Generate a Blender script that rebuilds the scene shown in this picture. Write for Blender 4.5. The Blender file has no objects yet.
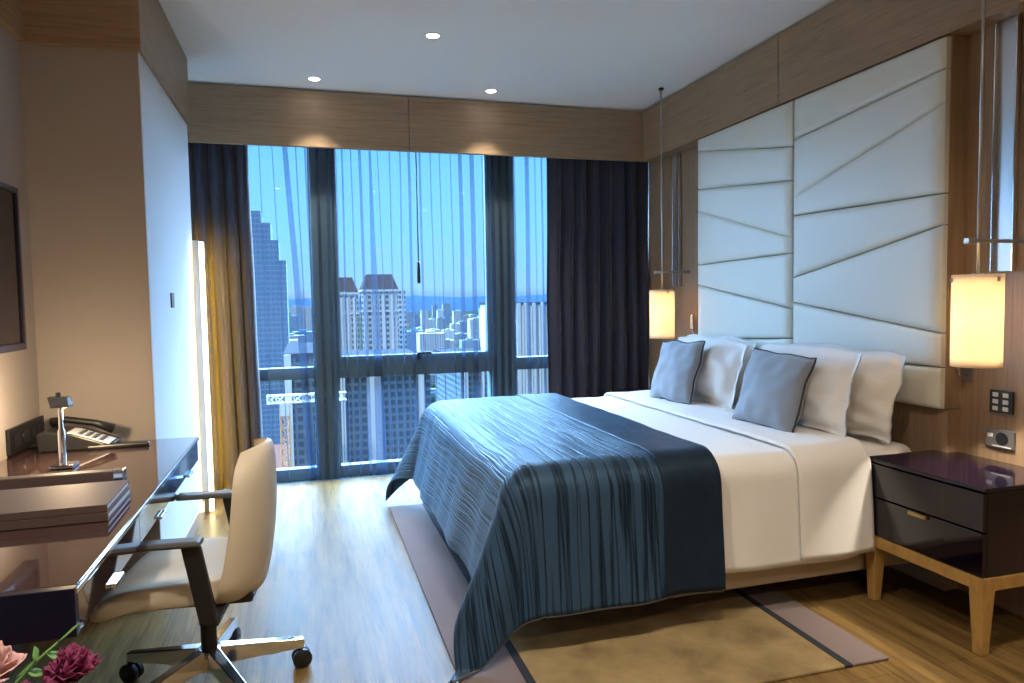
import bpy, math, random
from mathutils import Vector, Matrix, noise as mnoise
random.seed(7)
S = bpy.context.scene
COL = S.collection
PI = math.pi

# ------------------------------------------------------------------ mesh builder
class MB:
    """Collects boxes, prisms, lathes, tubes and grids; build() links them as ONE mesh object."""
    def __init__(s): s.v = []; s.f = []; s.uv = {}
    def add(s, verts, faces):
        o = len(s.v); s.v += [tuple(p) for p in verts]; s.f += [tuple(i + o for i in f) for f in faces]; return s
    def box(s, x0, x1, y0, y1, z0, z1):
        vs = [(x, y, z) for z in (z0, z1) for y in (y0, y1) for x in (x0, x1)]
        return s.add(vs, [(0, 2, 3, 1), (4, 5, 7, 6), (0, 1, 5, 4), (2, 6, 7, 3), (0, 4, 6, 2), (1, 3, 7, 5)])
    def hexa(s, bot, top):
        return s.add(list(bot) + list(top), [(3, 2, 1, 0), (4, 5, 6, 7), (0, 1, 5, 4), (1, 2, 6, 5), (2, 3, 7, 6), (3, 0, 4, 7)])
    def prism(s, poly, axis, a, b):
        n = len(poly)
        def P(p, t):
            return {'x': (t, p[0], p[1]), 'y': (p[0], t, p[1]), 'z': (p[0], p[1], t)}[axis]
        vs = [P(p, a) for p in poly] + [P(p, b) for p in poly]
        fs = [tuple(range(n))[::-1], tuple(range(n, 2 * n))] + [(i, (i + 1) % n, n + (i + 1) % n, n + i) for i in range(n)]
        return s.add(vs, fs)
    def lathe(s, prof, cx=0, cy=0, seg=24, cap=True):
        n = len(prof); vs = []; fs = []
        for i in range(seg):
            a = 2 * PI * i / seg
            vs += [(cx + r * math.cos(a), cy + r * math.sin(a), z) for r, z in prof]
        for i in range(seg):
            j = (i + 1) % seg
            for k in range(n - 1):
                fs.append((i * n + k, j * n + k, j * n + k + 1, i * n + k + 1))
        if cap:
            fs.append(tuple(i * n for i in range(seg))[::-1]); fs.append(tuple(i * n + n - 1 for i in range(seg)))
        return s.add(vs, fs)
    def tube(s, pts, r, seg=8, closed=False):
        pts = [Vector(p) for p in pts]; n = len(pts); vs = []; fs = []
        rs = r if isinstance(r, (list, tuple)) else [r] * n
        for i, p in enumerate(pts):
            a = pts[(i - 1) % n] if (closed or i > 0) else p
            b = pts[(i + 1) % n] if (closed or i < n - 1) else p
            t = (b - a).normalized()
            up = Vector((0, 0, 1)) if abs(t.z) < .9 else Vector((1, 0, 0))
            u = t.cross(up).normalized(); w = u.cross(t)
            for k in range(seg):
                q = 2 * PI * k / seg
                vs.append(p + (u * math.cos(q) + w * math.sin(q)) * rs[i])
        m = n if closed else n - 1
        for i in range(m):
            for k in range(seg):
                a = i * seg; b = ((i + 1) % n) * seg
                fs.append((a + k, a + (k + 1) % seg, b + (k + 1) % seg, b + k))
        if not closed:
            fs.append(tuple(range(seg))[::-1]); fs.append(tuple((n - 1) * seg + k for k in range(seg)))
        return s.add(vs, fs)
    def grid(s, nu, nv, fn, uvfn=None, wrapu=False):
        vs = []; o = len(s.v)
        for i in range(nu):
            for j in range(nv):
                vs.append(fn(i, j))
                if uvfn: s.uv[o + i * nv + j] = uvfn(i, j)
        fs = []
        for i in range(nu if wrapu else nu - 1):
            for j in range(nv - 1):
                a = i * nv + j; b = ((i + 1) % nu) * nv + j
                fs.append((a, b, b + 1, a + 1))
        return s.add(vs, fs)
    def build(s, name, mat, parent=None, smooth=False, bevel=0, solid=0, seg=2, sub=0):
        me = bpy.data.meshes.new(name)
        me.from_pydata([tuple(v) for v in s.v], [], s.f); me.update()
        if s.uv:
            l = me.uv_layers.new(name='UVMap')
            for lp in me.loops: l.data[lp.index].uv = s.uv.get(lp.vertex_index, (0, 0))
        me.materials.append(mat)
        if smooth:
            for p in me.polygons: p.use_smooth = True
        o = bpy.data.objects.new(name, me); COL.objects.link(o)
        if parent: o.parent = parent
        if solid:
            m = o.modifiers.new('Solid', 'SOLIDIFY'); m.thickness = solid; m.offset = 0
        if bevel:
            m = o.modifiers.new('Bevel', 'BEVEL'); m.width = bevel; m.segments = seg; m.limit_method = 'ANGLE'; m.angle_limit = .6
            m.harden_normals = False
        if sub:
            m = o.modifiers.new('Sub', 'SUBSURF'); m.levels = sub; m.render_levels = sub
        if smooth == 'auto':
            for p in me.polygons: p.use_smooth = True
            try: me.set_sharp_from_angle(angle=.7)
            except Exception: pass
        return o

def tag(o, label=None, cat=None, group=None, kind=None):
    if label: o['label'] = label
    if cat: o['category'] = cat
    if group: o['group'] = group
    if kind: o['kind'] = kind
    return o
def empty(name, loc, label, cat, rz=0, group=None, kind=None):
    o = bpy.data.objects.new(name, None); COL.objects.link(o)
    o.location = loc; o.rotation_euler = (0, 0, rz); o.empty_display_size = .1
    return tag(o, label, cat, group, kind)
def copy_tree(o, parent=None):
    c = o.copy(); COL.objects.link(c); c.parent = parent
    for ch in [k for k in bpy.data.objects if k.parent == o]: copy_tree(ch, c)
    return c
def struct(o, label, cat): return tag(o, label, cat, None, 'structure')

# ------------------------------------------------------------------ materials
def rgb(r, g, b):
    def f(c):
        c /= 255.
        return c / 12.92 if c <= .04045 else ((c + .055) / 1.055) ** 2.4
    return (f(r), f(g), f(b), 1)
class NT:
    def __init__(s, name):
        s.m = bpy.data.materials.new(name); s.m.use_nodes = True
        s.t = s.m.node_tree; s.t.nodes.clear()
        s.out = s.n('ShaderNodeOutputMaterial')
    def n(s, typ, **k):
        nd = s.t.nodes.new(typ)
        for a, v in k.items(): setattr(nd, a, v)
        return nd
    def l(s, a, b): s.t.links.new(a, b)
    def math(s, op, a, b=None, clamp=False):
        nd = s.n('ShaderNodeMath', operation=op); nd.use_clamp = clamp
        for i, x in enumerate((a, b)):
            if x is None: continue
            if isinstance(x, (int, float)): nd.inputs[i].default_value = x
            else: s.l(x, nd.inputs[i])
        return nd.outputs[0]
    def mix(s, fac, a, b, blend='MIX'):
        nd = s.n('ShaderNodeMix', data_type='RGBA', blend_type=blend)
        for idx, x in ((0, fac), (6, a), (7, b)):
            if isinstance(x, (int, float)): nd.inputs[idx].default_value = x
            elif isinstance(x, tuple): nd.inputs[idx].default_value = x
            else: s.l(x, nd.inputs[idx])
        return nd.outputs[2]
    def ramp(s, fac, stops):
        nd = s.n('ShaderNodeValToRGB'); cr = nd.color_ramp
        while len(cr.elements) < len(stops): cr.elements.new(.5)
        for e, (p, c) in zip(cr.elements, stops): e.position = p; e.color = c
        s.l(fac, nd.inputs[0]); return nd.outputs[0]
    def noise(s, vec, scale, detail=3, rough=.55):
        nd = s.n('ShaderNodeTexNoise'); nd.inputs['Scale'].default_value = scale
        nd.inputs['Detail'].default_value = detail; nd.inputs['Roughness'].default_value = rough
        s.l(vec, nd.inputs['Vector']); return nd.outputs[0]
    def coord(s, which='Object', scale=(1, 1, 1)):
        tc = s.n('ShaderNodeTexCoord'); mp = s.n('ShaderNodeMapping'); mp.inputs['Scale'].default_value = scale
        s.l(tc.outputs[which], mp.inputs[0]); return mp.outputs[0]
    def bsdf(s, color, rough=.5, metal=0, bump=None, bstr=.2, bdist=.01, **kw):
        b = s.n('ShaderNodeBsdfPrincipled')
        if isinstance(color, tuple): b.inputs['Base Color'].default_value = color
        else: s.l(color, b.inputs['Base Color'])
        if isinstance(rough, (int, float)): b.inputs['Roughness'].default_value = rough
        else: s.l(rough, b.inputs['Roughness'])
        b.inputs['Metallic'].default_value = metal
        for k, v in kw.items(): b.inputs[k.replace('_', ' ')].default_value = v
        if bump is not None:
            bp = s.n('ShaderNodeBump'); bp.inputs['Strength'].default_value = bstr; bp.inputs['Distance'].default_value = bdist
            s.l(bump, bp.inputs['Height']); s.l(bp.outputs[0], b.inputs['Normal'])
        s.l(b.outputs[0], s.out.inputs[0]); return b

def plain(name, c, rough=.5, metal=0, var=.08, nscale=30, bstr=0.05, **kw):
    t = NT(name); v = t.coord(); nz = t.noise(v, nscale)
    col = t.mix(t.math('MULTIPLY', nz, var * 2), c, tuple(x * .6 for x in c[:3]) + (1,))
    t.bsdf(col, rough, metal, bump=nz if bstr else None, bstr=bstr, bdist=.002, **kw); return t.m
def wood(name, c1, c2, sc=(1, 1, 1), rough=.45, bstr=.08, **kw):
    t = NT(name); v = t.coord('Object', sc)
    a = t.noise(v, 3, 4, .6); b = t.noise(v, 14, 3, .6)
    f = t.math('ADD', t.math('MULTIPLY', a, .65), t.math('MULTIPLY', b, .35))
    col = t.ramp(f, [(.32, c2), (.5, c1), (.68, tuple(min(1, x * 1.18) for x in c1[:3]) + (1,))])
    t.bsdf(col, rough, 0, bump=b, bstr=bstr, bdist=.002, **kw); return t.m
def fabric(name, c, rough=.85, scale=220, bstr=.25, var=.2, **kw):
    t = NT(name); v = t.coord()
    w = t.noise(v, scale, 2); g = t.noise(v, 6, 3)
    col = t.mix(t.math('MULTIPLY', g, var), c, tuple(x * .55 for x in c[:3]) + (1,))
    t.bsdf(col, rough, 0, bump=w, bstr=bstr, bdist=.002, **kw); return t.m

M = {}
# oak floor: boards run towards the window
t = NT('oak_floor'); v = t.coord('Object', (1, 1, 1))
br = t.n('ShaderNodeTexBrick'); br.offset = .37; br.inputs['Scale'].default_value = 1
br.inputs['Brick Width'].default_value = 1.9; br.inputs['Row Height'].default_value = .19; br.inputs['Mortar Size'].default_value = .0012
br.inputs['Color1'].default_value = (.9, .9, .9, 1); br.inputs['Color2'].default_value = (1.1, 1.08, 1.05, 1); br.inputs['Mortar'].default_value = (.45, .42, .4, 1)
rt = t.n('ShaderNodeMapping'); rt.inputs['Rotation'].default_value = (0, 0, PI / 2); t.l(v, rt.inputs[0]); t.l(rt.outputs[0], br.inputs['Vector'])
g1 = t.noise(t.coord('Object', (9, .7, 1)), 2.2, 5, .65); g2 = t.noise(t.coord('Object', (60, 2.2, 1)), 2, 3, .6)
gr = t.math('ADD', t.math('MULTIPLY', g1, .6), t.math('MULTIPLY', g2, .4))
base = t.ramp(gr, [(.38, (.09, .052, .018, 1)), (.52, (.19, .118, .042, 1)), (.64, (.26, .17, .066, 1))])
col = t.mix(1.0, base, br.outputs[0], 'MULTIPLY')
t.bsdf(col, t.math('ADD', t.math('MULTIPLY', g2, .2), .30), 0, bump=gr, bstr=.25, bdist=.003, Specular_IOR_Level=.15)
M['floor'] = t.m
M['ceiling'] = plain('ceiling_paint', (.84, .84, .83, 1), .9, var=.03)
M['beige'] = fabric('beige_wallcovering', (.40, .362, .34, 1), .9, 120, .25, .15)
M['white_wall'] = fabric('white_wallcovering', (.72, .74, .76, 1), .85, 60, .4, .08)
M['wood_h'] = wood('veneer_horizontal', (.33, .225, .135, 1), (.24, .155, .09, 1), (1.2, 1.2, 26))
M['wood_v'] = wood('veneer_vertical', (.32, .215, .13, 1), (.235, .15, .085, 1), (14, 26, .8))
M['leather'] = fabric('cream_leather', (.74, .745, .665, 1), .45, 70, .12, .08)
M['sheet'] = fabric('white_cotton', (.80, .785, .76, 1), .9, 180, .08, .04)
M['base_fabric'] = fabric('tan_bed_fabric', (.50, .40, .28, 1), .9, 200, .2, .1)
M['grey_velvet'] = fabric('grey_velvet', (.235, .26, .295, 1), .7, 90, .15, .25, Sheen_Weight=.4)
M['piping'] = plain('dark_piping', (.03, .035, .05, 1), .7)
M['dark_curtain'] = fabric('aubergine_curtain', (.021, .024, .046, 1), .8, 160, .3, .3, Sheen_Weight=.25)
M['lacquer'] = plain('aubergine_lacquer', (.004, .0018, .0075, 1), .08, var=.05, bstr=0, Coat_Weight=.4, Coat_Roughness=.03)
M['desk_lacquer'] = plain('brown_lacquer', (.050, .026, .024, 1), .06, var=.05, bstr=0, Coat_Weight=.8, Coat_Roughness=.02)
M['desk_end'] = plain('navy_lacquer', (.004, .004, .02, 1), .3, var=.05, bstr=0, Specular_IOR_Level=.25)
M['gold_wood'] = wood('golden_oak', (.46, .275, .085, 1), (.34, .19, .05, 1), (9, 9, 3), .4)
M['chrome'] = plain('chrome', (.8, .8, .82, 1), .1, 1, var=.02, bstr=0)
M['steel'] = plain('brushed_steel', (.55, .56, .58, 1), .28, 1, var=.05, bstr=0)
M['brass'] = plain('dull_brass', (.45, .33, .16, 1), .35, 1, var=.05, bstr=0)
M['black'] = plain('black_plastic', (.012, .012, .014, 1), .4, var=.05)
M['dark_grey'] = plain('dark_grey_plastic', (.09, .09, .098, 1), .45, var=.05)
M['grey_plate'] = plain('grey_metal_plate', (.22, .215, .21, 1), .35, .6, var=.05)
M['white_plastic'] = plain('white_plastic', (.75, .75, .75, 1), .4, var=.03)
M['cream_seat'] = fabric('cream_chair_leather', (.66, .57, .43, 1), .5, 90, .1, .08)
M['window_metal'] = plain('window_metal', (.10, .17, .21, 1), .45, .2, var=.05)
M['brown_leather'] = fabric('brown_folio_leather', (.10, .065, .055, 1), .6, 120, .15, .2)
M['paper'] = plain('paper_edge', (.75, .78, .8, 1), .6, var=.05)
M['screen'] = plain('tv_screen', (.012, .008, .012, 1), .12, var=.05, bstr=0)
M['tv_frame'] = plain('tv_frame', (.02, .017, .03, 1), .3, var=.05, bstr=0)
M['shade_frame'] = plain('lamp_fitting', (.4, .38, .34, 1), .3, .9, var=.03, bstr=0)
M['rose'] = plain('pink_petal', (.50, .27, .27, 1), .7, Subsurface_Weight=.1)
M['carnation'] = plain('magenta_petal', (.13, .002, .045, 1), .7)
M['leaf'] = plain('green_leaf', (.10, .22, .05, 1), .6)
M['vase'] = plain('clay_vase', (.25, .22, .2, 1), .4)
M['taupe_rug'] = fabric('taupe_carpet', (.20, .155, .15, 1), .95, 260, .5, .25)
M['gold_rug'] = None
t = NT('olive_gold_carpet'); v = t.coord(); a = t.noise(v, 5, 4, .6); b = t.noise(v, 260, 2)
t.bsdf(t.ramp(a, [(.3, (.17, .115, .05, 1)), (.5, (.27, .195, .09, 1)), (.72, (.36, .27, .13, 1))]), .95, 0, bump=b, bstr=.5, bdist=.003)
M['gold_rug'] = t.m
M['navy_rug'] = fabric('navy_carpet_line', (.02, .022, .035, 1), .95)
def emit(name, c, st):
    t = NT(name); e = t.n('ShaderNodeEmission'); e.inputs[0].default_value = c; e.inputs[1].default_value = st
    t.l(e.outputs[0], t.out.inputs[0]); return t.m
M['strip_glow'] = emit('warm_strip_glow', (1, .80, .42, 1), 9)  # glow of the strip added at the pier end
M['downlight'] = emit('downlight_lens', (1, .93, .8, 1), 14)
# lamp shade: thin white opal fabric lit by the bulb inside
t = NT('opal_shade'); tr = t.n('ShaderNodeBsdfTranslucent'); tr.inputs[0].default_value = (.93, .80, .62, 1)
df = t.n('ShaderNodeBsdfDiffuse'); df.inputs[0].default_value = (.75, .7, .62, 1)
mx = t.n('ShaderNodeMixShader'); mx.inputs[0].default_value = .35; t.l(tr.outputs[0], mx.inputs[1]); t.l(df.outputs[0], mx.inputs[2]); t.l(mx.outputs[0], t.out.inputs[0])
M['shade'] = t.m
# window glass
t = NT('window_glass'); tp = t.n('ShaderNodeBsdfTransparent'); tp.inputs[0].default_value = (.86, .93, .97, 1)
gl = t.n('ShaderNodeBsdfGlossy'); gl.inputs['Roughness'].default_value = .02
mx = t.n('ShaderNodeMixShader'); mx.inputs[0].default_value = .05; t.l(tp.outputs[0], mx.inputs[1]); t.l(gl.outputs[0], mx.inputs[2]); t.l(mx.outputs[0], t.out.inputs[0])
M['glass'] = t.m
# sheer voile
t = NT('sheer_voile'); tp = t.n('ShaderNodeBsdfTransparent'); tp.inputs[0].default_value = (.97, .98, 1, 1)
d1 = t.n('ShaderNodeBsdfDiffuse'); d1.inputs[0].default_value = (.07, .09, .12, 1)
t1 = t.n('ShaderNodeBsdfTranslucent'); t1.inputs[0].default_value = (.05, .07, .115, 1)
ad = t.n('ShaderNodeMixShader'); ad.inputs[0].default_value = .5; t.l(d1.outputs[0], ad.inputs[1]); t.l(t1.outputs[0], ad.inputs[2])
wv = t.noise(t.coord('Object', (1, 1, .05)), 120, 2)
mx = t.n('ShaderNodeMixShader'); t.l(t.math('ADD', t.math('MULTIPLY', wv, .14), .11), mx.inputs[0]); t.l(tp.outputs[0], mx.inputs[1]); t.l(ad.outputs[0], mx.inputs[2]); t.l(mx.outputs[0], t.out.inputs[0])
M['sheer'] = t.m
# bed throw: woven pleats at uneven spacing across the cloth (UV in metres)
def throw_mat(name, ribs):
    t = NT(name); tc = t.n('ShaderNodeTexCoord'); sp = t.n('ShaderNodeSeparateXYZ'); t.l(tc.outputs['UV'], sp.inputs[0])
    u, v = sp.outputs[0], sp.outputs[1]
    cb = t.n('ShaderNodeCombineXYZ'); t.l(u, cb.inputs[0]); t.l(t.math('MULTIPLY', v, .022), cb.inputs[1]); cb.inputs[2].default_value = 3.1
    if ribs:
        n1 = t.noise(cb.outputs[0], 24, 3, .6)
        line = t.math('SUBTRACT', 1, t.math('MULTIPLY', t.math('ABSOLUTE', t.math('SUBTRACT', n1, .5)), 17), True)
        cb2 = t.n('ShaderNodeCombineXYZ'); t.l(t.math('MULTIPLY', u, 3), cb2.inputs[0]); t.l(t.math('MULTIPLY', v, 40), cb2.inputs[1])
        cr = t.noise(cb2.outputs[0], 1, 2)
        col = t.mix(line, (.034, .070, .128, 1), (.005, .010, .022, 1))
        h = t.math('ADD', t.math('MULTIPLY', line, -1), t.math('MULTIPLY', cr, .5))
    else:
        cb2 = t.n('ShaderNodeCombineXYZ'); t.l(t.math('ADD', t.math('MULTIPLY', u, 5), t.math('MULTIPLY', v, 9)), cb2.inputs[0]); t.l(t.math('MULTIPLY', u, 12), cb2.inputs[1])
        n1 = t.noise(cb2.outputs[0], 1.6, 3)
        col = t.mix(n1, (.016, .027, .048, 1), (.009, .016, .030, 1)); h = n1
    t.bsdf(col, .42, 0, bump=h, bstr=.55, bdist=.006, Sheen_Weight=.15, Sheen_Roughness=.4, Sheen_Tint=(.25, .6, 1, 1), Specular_IOR_Level=.25, Specular_Tint=(.5, .8, 1, 1))
    return t.m
M['throw'] = throw_mat('pleated_blue_satin', True)
M['throw_band'] = throw_mat('navy_satin_band', False)
# facades
def facade(name, wall, glass, px=3.2, pz=3.3, fx=.55, fz=.55, rough=.4):
    t = NT(name); tc = t.n('ShaderNodeTexCoord'); sp = t.n('ShaderNodeSeparateXYZ'); t.l(tc.outputs['Object'], sp.inputs[0])
    a = t.math('LESS_THAN', t.math('FRACT', t.math('DIVIDE', t.math('ADD', t.math('ADD', sp.outputs[0], sp.outputs[1]), 1000), px)), fx)
    b = t.math('LESS_THAN', t.math('FRACT', t.math('DIVIDE', t.math('ADD', sp.outputs[2], 1000), pz)), fz)
    w = t.math('MULTIPLY', a, b)
    t.bsdf(t.mix(w, wall, glass), .9, Specular_IOR_Level=.05); return t.m
M['fac_white'] = facade('white_facade', (.42, .43, .43, 1), (.05, .07, .10, 1), 3.4, 3.3, .5, .55)
M['fac_grey'] = facade('grey_facade', (.22, .25, .28, 1), (.05, .08, .11, 1), 4, 3.4, .6, .5)
M['fac_tan'] = facade('tan_facade', (.30, .24, .2, 1), (.07, .08, .09, 1), 5, 3.3, .5, .5)
M['fac_blue'] = facade('blue_glass_facade', (.15, .22, .32, 1), (.08, .14, .22, 1), 3, 3.6, .8, .7, .25)
M['fac_dark'] = facade('dark_grid_facade', (.10, .135, .155, 1), (.028, .045, .058, 1), 1.5, 1.7, .68, .62, .3)
M['fac_stripe'] = facade('striped_facade', (.70, .72, .72, 1), (.24, .28, .30, 1), 2.6, 3.3, .42, 1.1)
M['conc_white'] = plain('white_render', (.60, .61, .62, 1), .9, nscale=.3)
M['mansard'] = plain('brown_mansard_tiles', (.09, .06, .045, 1), .9, nscale=.4, Specular_IOR_Level=0)
M['flat_roof'] = plain('grey_flat_roof', (.035, .038, .042, 1), .9, nscale=.1, Specular_IOR_Level=0)
M['red_roof'] = plain('terracotta_paving', (.10, .04, .026, 1), .9, nscale=.2, Specular_IOR_Level=0)
M['crane_orange'] = plain('crane_orange', (.62, .28, .05, 1), .6)
M['crane_white'] = plain('crane_white', (.8, .8, .8, 1), .6)
t = NT('city_ground'); v = t.coord('Object', (.006, .006, .006)); a = t.noise(v, 4, 8, .7)
t.bsdf(t.ramp(a, [(.42, (.008, .016, .006, 1)), (.55, (.014, .024, .012, 1)), (.62, (.045, .042, .038, 1)), (.74, (.07, .066, .06, 1))]), .9, Specular_IOR_Level=0); M['ground'] = t.m
M['tree'] = plain('tree_canopy', (.012, .026, .007, 1), .95, nscale=.2, var=.4, Specular_IOR_Level=0)
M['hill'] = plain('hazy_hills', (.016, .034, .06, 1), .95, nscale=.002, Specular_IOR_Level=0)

# ------------------------------------------------------------------ camera
H = 1.3
f_px, yaw, pit, rol = 705.77, -0.28274727, 0.0578204, -0.01642969
cy, sy, cp, sp_, cr_, sr = math.cos(yaw), math.sin(yaw), math.cos(pit), math.sin(pit), math.cos(rol), math.sin(rol)
Rm = Matrix(((cr_, -sr, 0), (sr, cr_, 0), (0, 0, 1))) @ Matrix(((1, 0, 0), (0, cp, -sp_), (0, sp_, cp))) @ Matrix(((cy, 0, sy), (0, 1, 0), (-sy, 0, cy)))
def cv(r): return Vector((r[0], r[2], -r[1]))
X, Y, Z = cv(Rm[0]), -cv(Rm[1]), -cv(Rm[2])
cam = bpy.data.objects.new('camera', bpy.data.cameras.new('camera')); COL.objects.link(cam)
cam.matrix_world = Matrix(((X.x, Y.x, Z.x, 0), (X.y, Y.y, Z.y, 0), (X.z, Y.z, Z.z, H), (0, 0, 0, 1)))
cam.data.sensor_width = 36; cam.data.lens = f_px / 1024 * 36; cam.data.clip_start = .05; cam.data.clip_end = 30000
S.camera = cam

# ------------------------------------------------------------------ room shell
CZ = 2.79          # ceiling
XW = 2.72          # headboard wall
XS = 2.61          # right pelmet face
WY = 5.42          # window plane
struct(MB().box(-1.4, 2.9, -2.2, 5.30, -.12, 0).build('floor', M['floor']), 'pale oak plank floor running to the window', 'floor')
struct(MB().box(-1.4, 2.9, -2.2, 5.7, CZ, CZ + .15).build('ceiling', M['ceiling']), 'flat white painted ceiling with recessed downlights', 'ceiling')
struct(MB().box(XW, 2.9, -2.2, 5.7, -.1, CZ).build('wall_right', M['wood_v']), 'vertical grain wood veneer wall behind the bed', 'wall')
struct(MB().box(-1.25, -1.1, -2.2, 3.42, -.1, CZ).build('wall_left', M['beige']), 'beige fabric covered wall behind the desk', 'wall')
b = MB().box(-1.4, -.66, 3.42, 3.5, 0, 2.40)
struct(b.build('wall_niche', M['beige']), 'short beige return wall at the far end of the desk', 'wall')
struct(MB().box(-1.4, -.66, 3.5, 4.72, 0, 2.40).build('wall_pier', M['white_wall']), 'white textured wall pier between desk and curtain', 'wall')
# the pier's side facing the room carries the white covering right to its near edge
struct(MB().box(-.662, -.657, 3.424, 4.715, .09, 2.394).build('trim_8', M['white_wall']), 'white wallcovering on the side of the pier', 'trim')
struct(MB().box(-1.4, 2.9, -2.35, -2.2, -.1, CZ).build('wall_back', M['ceiling']), 'white painted wall behind the viewpoint', 'wall')
struct(MB().box(-1.5, -1.4, 3.42, 5.7, -.1, CZ).build('wall_alcove', M['beige']), 'side wall of the curtain alcove', 'wall')
# window wall: lintel above the windows, sides
struct(MB().box(-1.5, 2.9, WY - .02, 5.7, 2.56, CZ).build('wall_front', M['beige']), 'lintel above the windows', 'wall')
# pelmets
def pelmet_x(x0, x1, name, label):
    return struct(MB().box(x0, x1, 5.17, 5.21, 2.392, CZ - .012).build(name, M['wood_h'], bevel=.002), label, 'trim')
pelmet_x(-1.1, .752, 'trim_1', 'left length of the wood pelmet above the windows')
pelmet_x(.756, 2.66, 'trim_2', 'right length of the wood pelmet above the windows')
for i, (a, c) in enumerate(((4.79, 5.168), (3.492, 4.786), (1.6, 3.488), (-2.2, 1.596))):
    struct(MB().box(XS, XW, a, c, 2.385, CZ - .012).build('trim_%d' % (3 + i), M['wood_h'], bevel=.002), 'horizontal grain wood pelmet panel above the bed wall', 'trim')
# left bulkhead over the pier
b = MB().box(-1.4, -.643, 3.40, 4.73, 2.395, CZ)
struct(b.build('trim_7', M['wood_h']), 'wood bulkhead over the white pier', 'trim')
struct(MB().box(-1.1, -1.075, -2.2, 3.40, 2.40, CZ).build('trim_9', M['wood_h']), 'wood band along the top of the desk wall', 'trim')
struct(MB().box(-1.1, -1.086, -2.2, 3.42, 0, .09).build('baseboard_left', M['steel'], bevel=.002), 'metal skirting under the desk', 'baseboard')
struct(MB().box(-.66, -.645, 3.42, 4.712, 0, .09).build('baseboard_pier', M['steel'], bevel=.002), 'metal skirting along the white pier', 'baseboard')
# wood wall joints (vertical grooves right of the headboard are separate boards)
struct(MB().box(2.64, XW, 2.375, 4.35, 0, .80).build('trim_10', M['wood_v'], bevel=.002), 'wood panel under the padded headboard', 'trim')

# ---- windows
def strip_floor():
    return struct(MB().box(-1.5, 2.9, 5.30, 5.7, -.12, -.005).build('trim_11', M['window_metal']), 'dark metal trough along the window foot', 'trim')
strip_floor()
# columns between the bays
for i, (x0, x1) in enumerate(((.05, .205), (1.395, 1.59))):
    struct(MB().box(x0, x1, 5.36, 5.56, -.005, 2.56).build('trim_%d' % (12 + i), M['window_metal'], bevel=.004), 'dark metal column between window bays', 'trim')
def window(n, x0, x1, tz0, tz1, label, sash=False):
    r = empty('window_%d' % n, ((x0 + x1) / 2, WY, 0), label, 'window', kind='structure')
    cx = (x0 + x1) / 2; a, c = x0 - cx, x1 - cx
    b = MB().box(a, c, -.03, .05, -.005, .085).box(a, c, -.03, .05, 2.50, 2.56).box(a, c, -.035, .05, tz0, tz1)
    for s0, s1 in ((a, a + .012), (c - .012, c)): b.box(s0, s1, -.03, .05, .085, 2.50)
    b.build('window_frame', M['window_metal'], r, bevel=.003)
    MB().box(a + .012, c - .012, 0, .008, .085, tz0).box(a + .012, c - .012, 0, .008, tz1, 2.50).build('glass', M['glass'], r)
    if sash:
        b = MB()
        z0 = tz1; z1 = 2.5; w = .022
        b.box(a + .012, a + .012 + w, -.045, -.002, z0, z1).box(c - .012 - w, c - .012, -.045, -.002, z0, z1).box(a + .012, c - .012, -.045, -.002, z0, z0 + w).box(a + .012, c - .012, -.045, -.002, z1 - w, z1)
        b.build('sash_frame', M['window_metal'], r, bevel=.003)
        MB().box(.0, .025, -.075, -.045, z0 - .02, z0 + .035).box(0, .11, -.085, -.07, z0 + .02, z0 + .038).build('handle', M['black'], r, bevel=.004)
    return r
window(1, -1.4, .05, .748, .835, 'left window bay with clear glass')
window(2, .205, 1.395, .745, .885, 'middle window bay with an opening sash', True)
window(3, 1.59, 2.9, .748, .848, 'right window bay beside the dark curtain')

# ------------------------------------------------------------------ curtains
def curtain(name, label, x0t, x1t, x0b, x1b, y, z0, z1, folds, amp, mat, seed):
    rnd = random.Random(seed); nu, nv = folds * 14 + 1, 26
    ph = [rnd.uniform(-.5, .5) for _ in range(folds + 2)]; am = [rnd.uniform(.6, 1.15) for _ in range(folds + 2)]
    def fn(i, j):
        s = i / (nu - 1); q = j / (nv - 1); z = z0 + (z1 - z0) * q
        x = (x0b + (x1b - x0b) * s) * (1 - q) + (x0t + (x1t - x0t) * s) * q
        k = s * folds; a = int(k); fr = k - a
        A = am[a] * (1 - fr) + am[min(a + 1, folds)] * fr; P = ph[a] * (1 - fr) + ph[min(a + 1, folds)] * fr
        w = 2 * PI * (k + .35 * P * (1 - q))
        yy = y + amp * A * (math.sin(w) + .22 * math.sin(2 * w + 1)) * (1 - .25 * q)
        x += .35 * amp * A * math.cos(w + .4) + .01 * mnoise.noise((s * 7, q * 3, seed))
        yy += .012 * mnoise.noise((s * 9, q * 4, seed + 5))
        return (x, yy, z)
    return MB().grid(nu, nv, fn).build(name, mat, smooth=True, solid=.004)
tag(curtain('blackout_curtain', '', -1.0, -.37, -.98, -.335, 5.285, .004, 2.555, 7, .045, M['dark_curtain'], 3),
    'heavy dark curtain drawn to the left of the window, washed gold beside the added glow strip', 'curtain')
tag(curtain('blackout_curtain', '', 1.835, 2.70, 1.815, 2.705, 5.285, .004, 2.555, 8, .042, M['dark_curtain'], 11),
    'heavy dark curtain drawn between the window and the bed wall', 'curtain')
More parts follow.
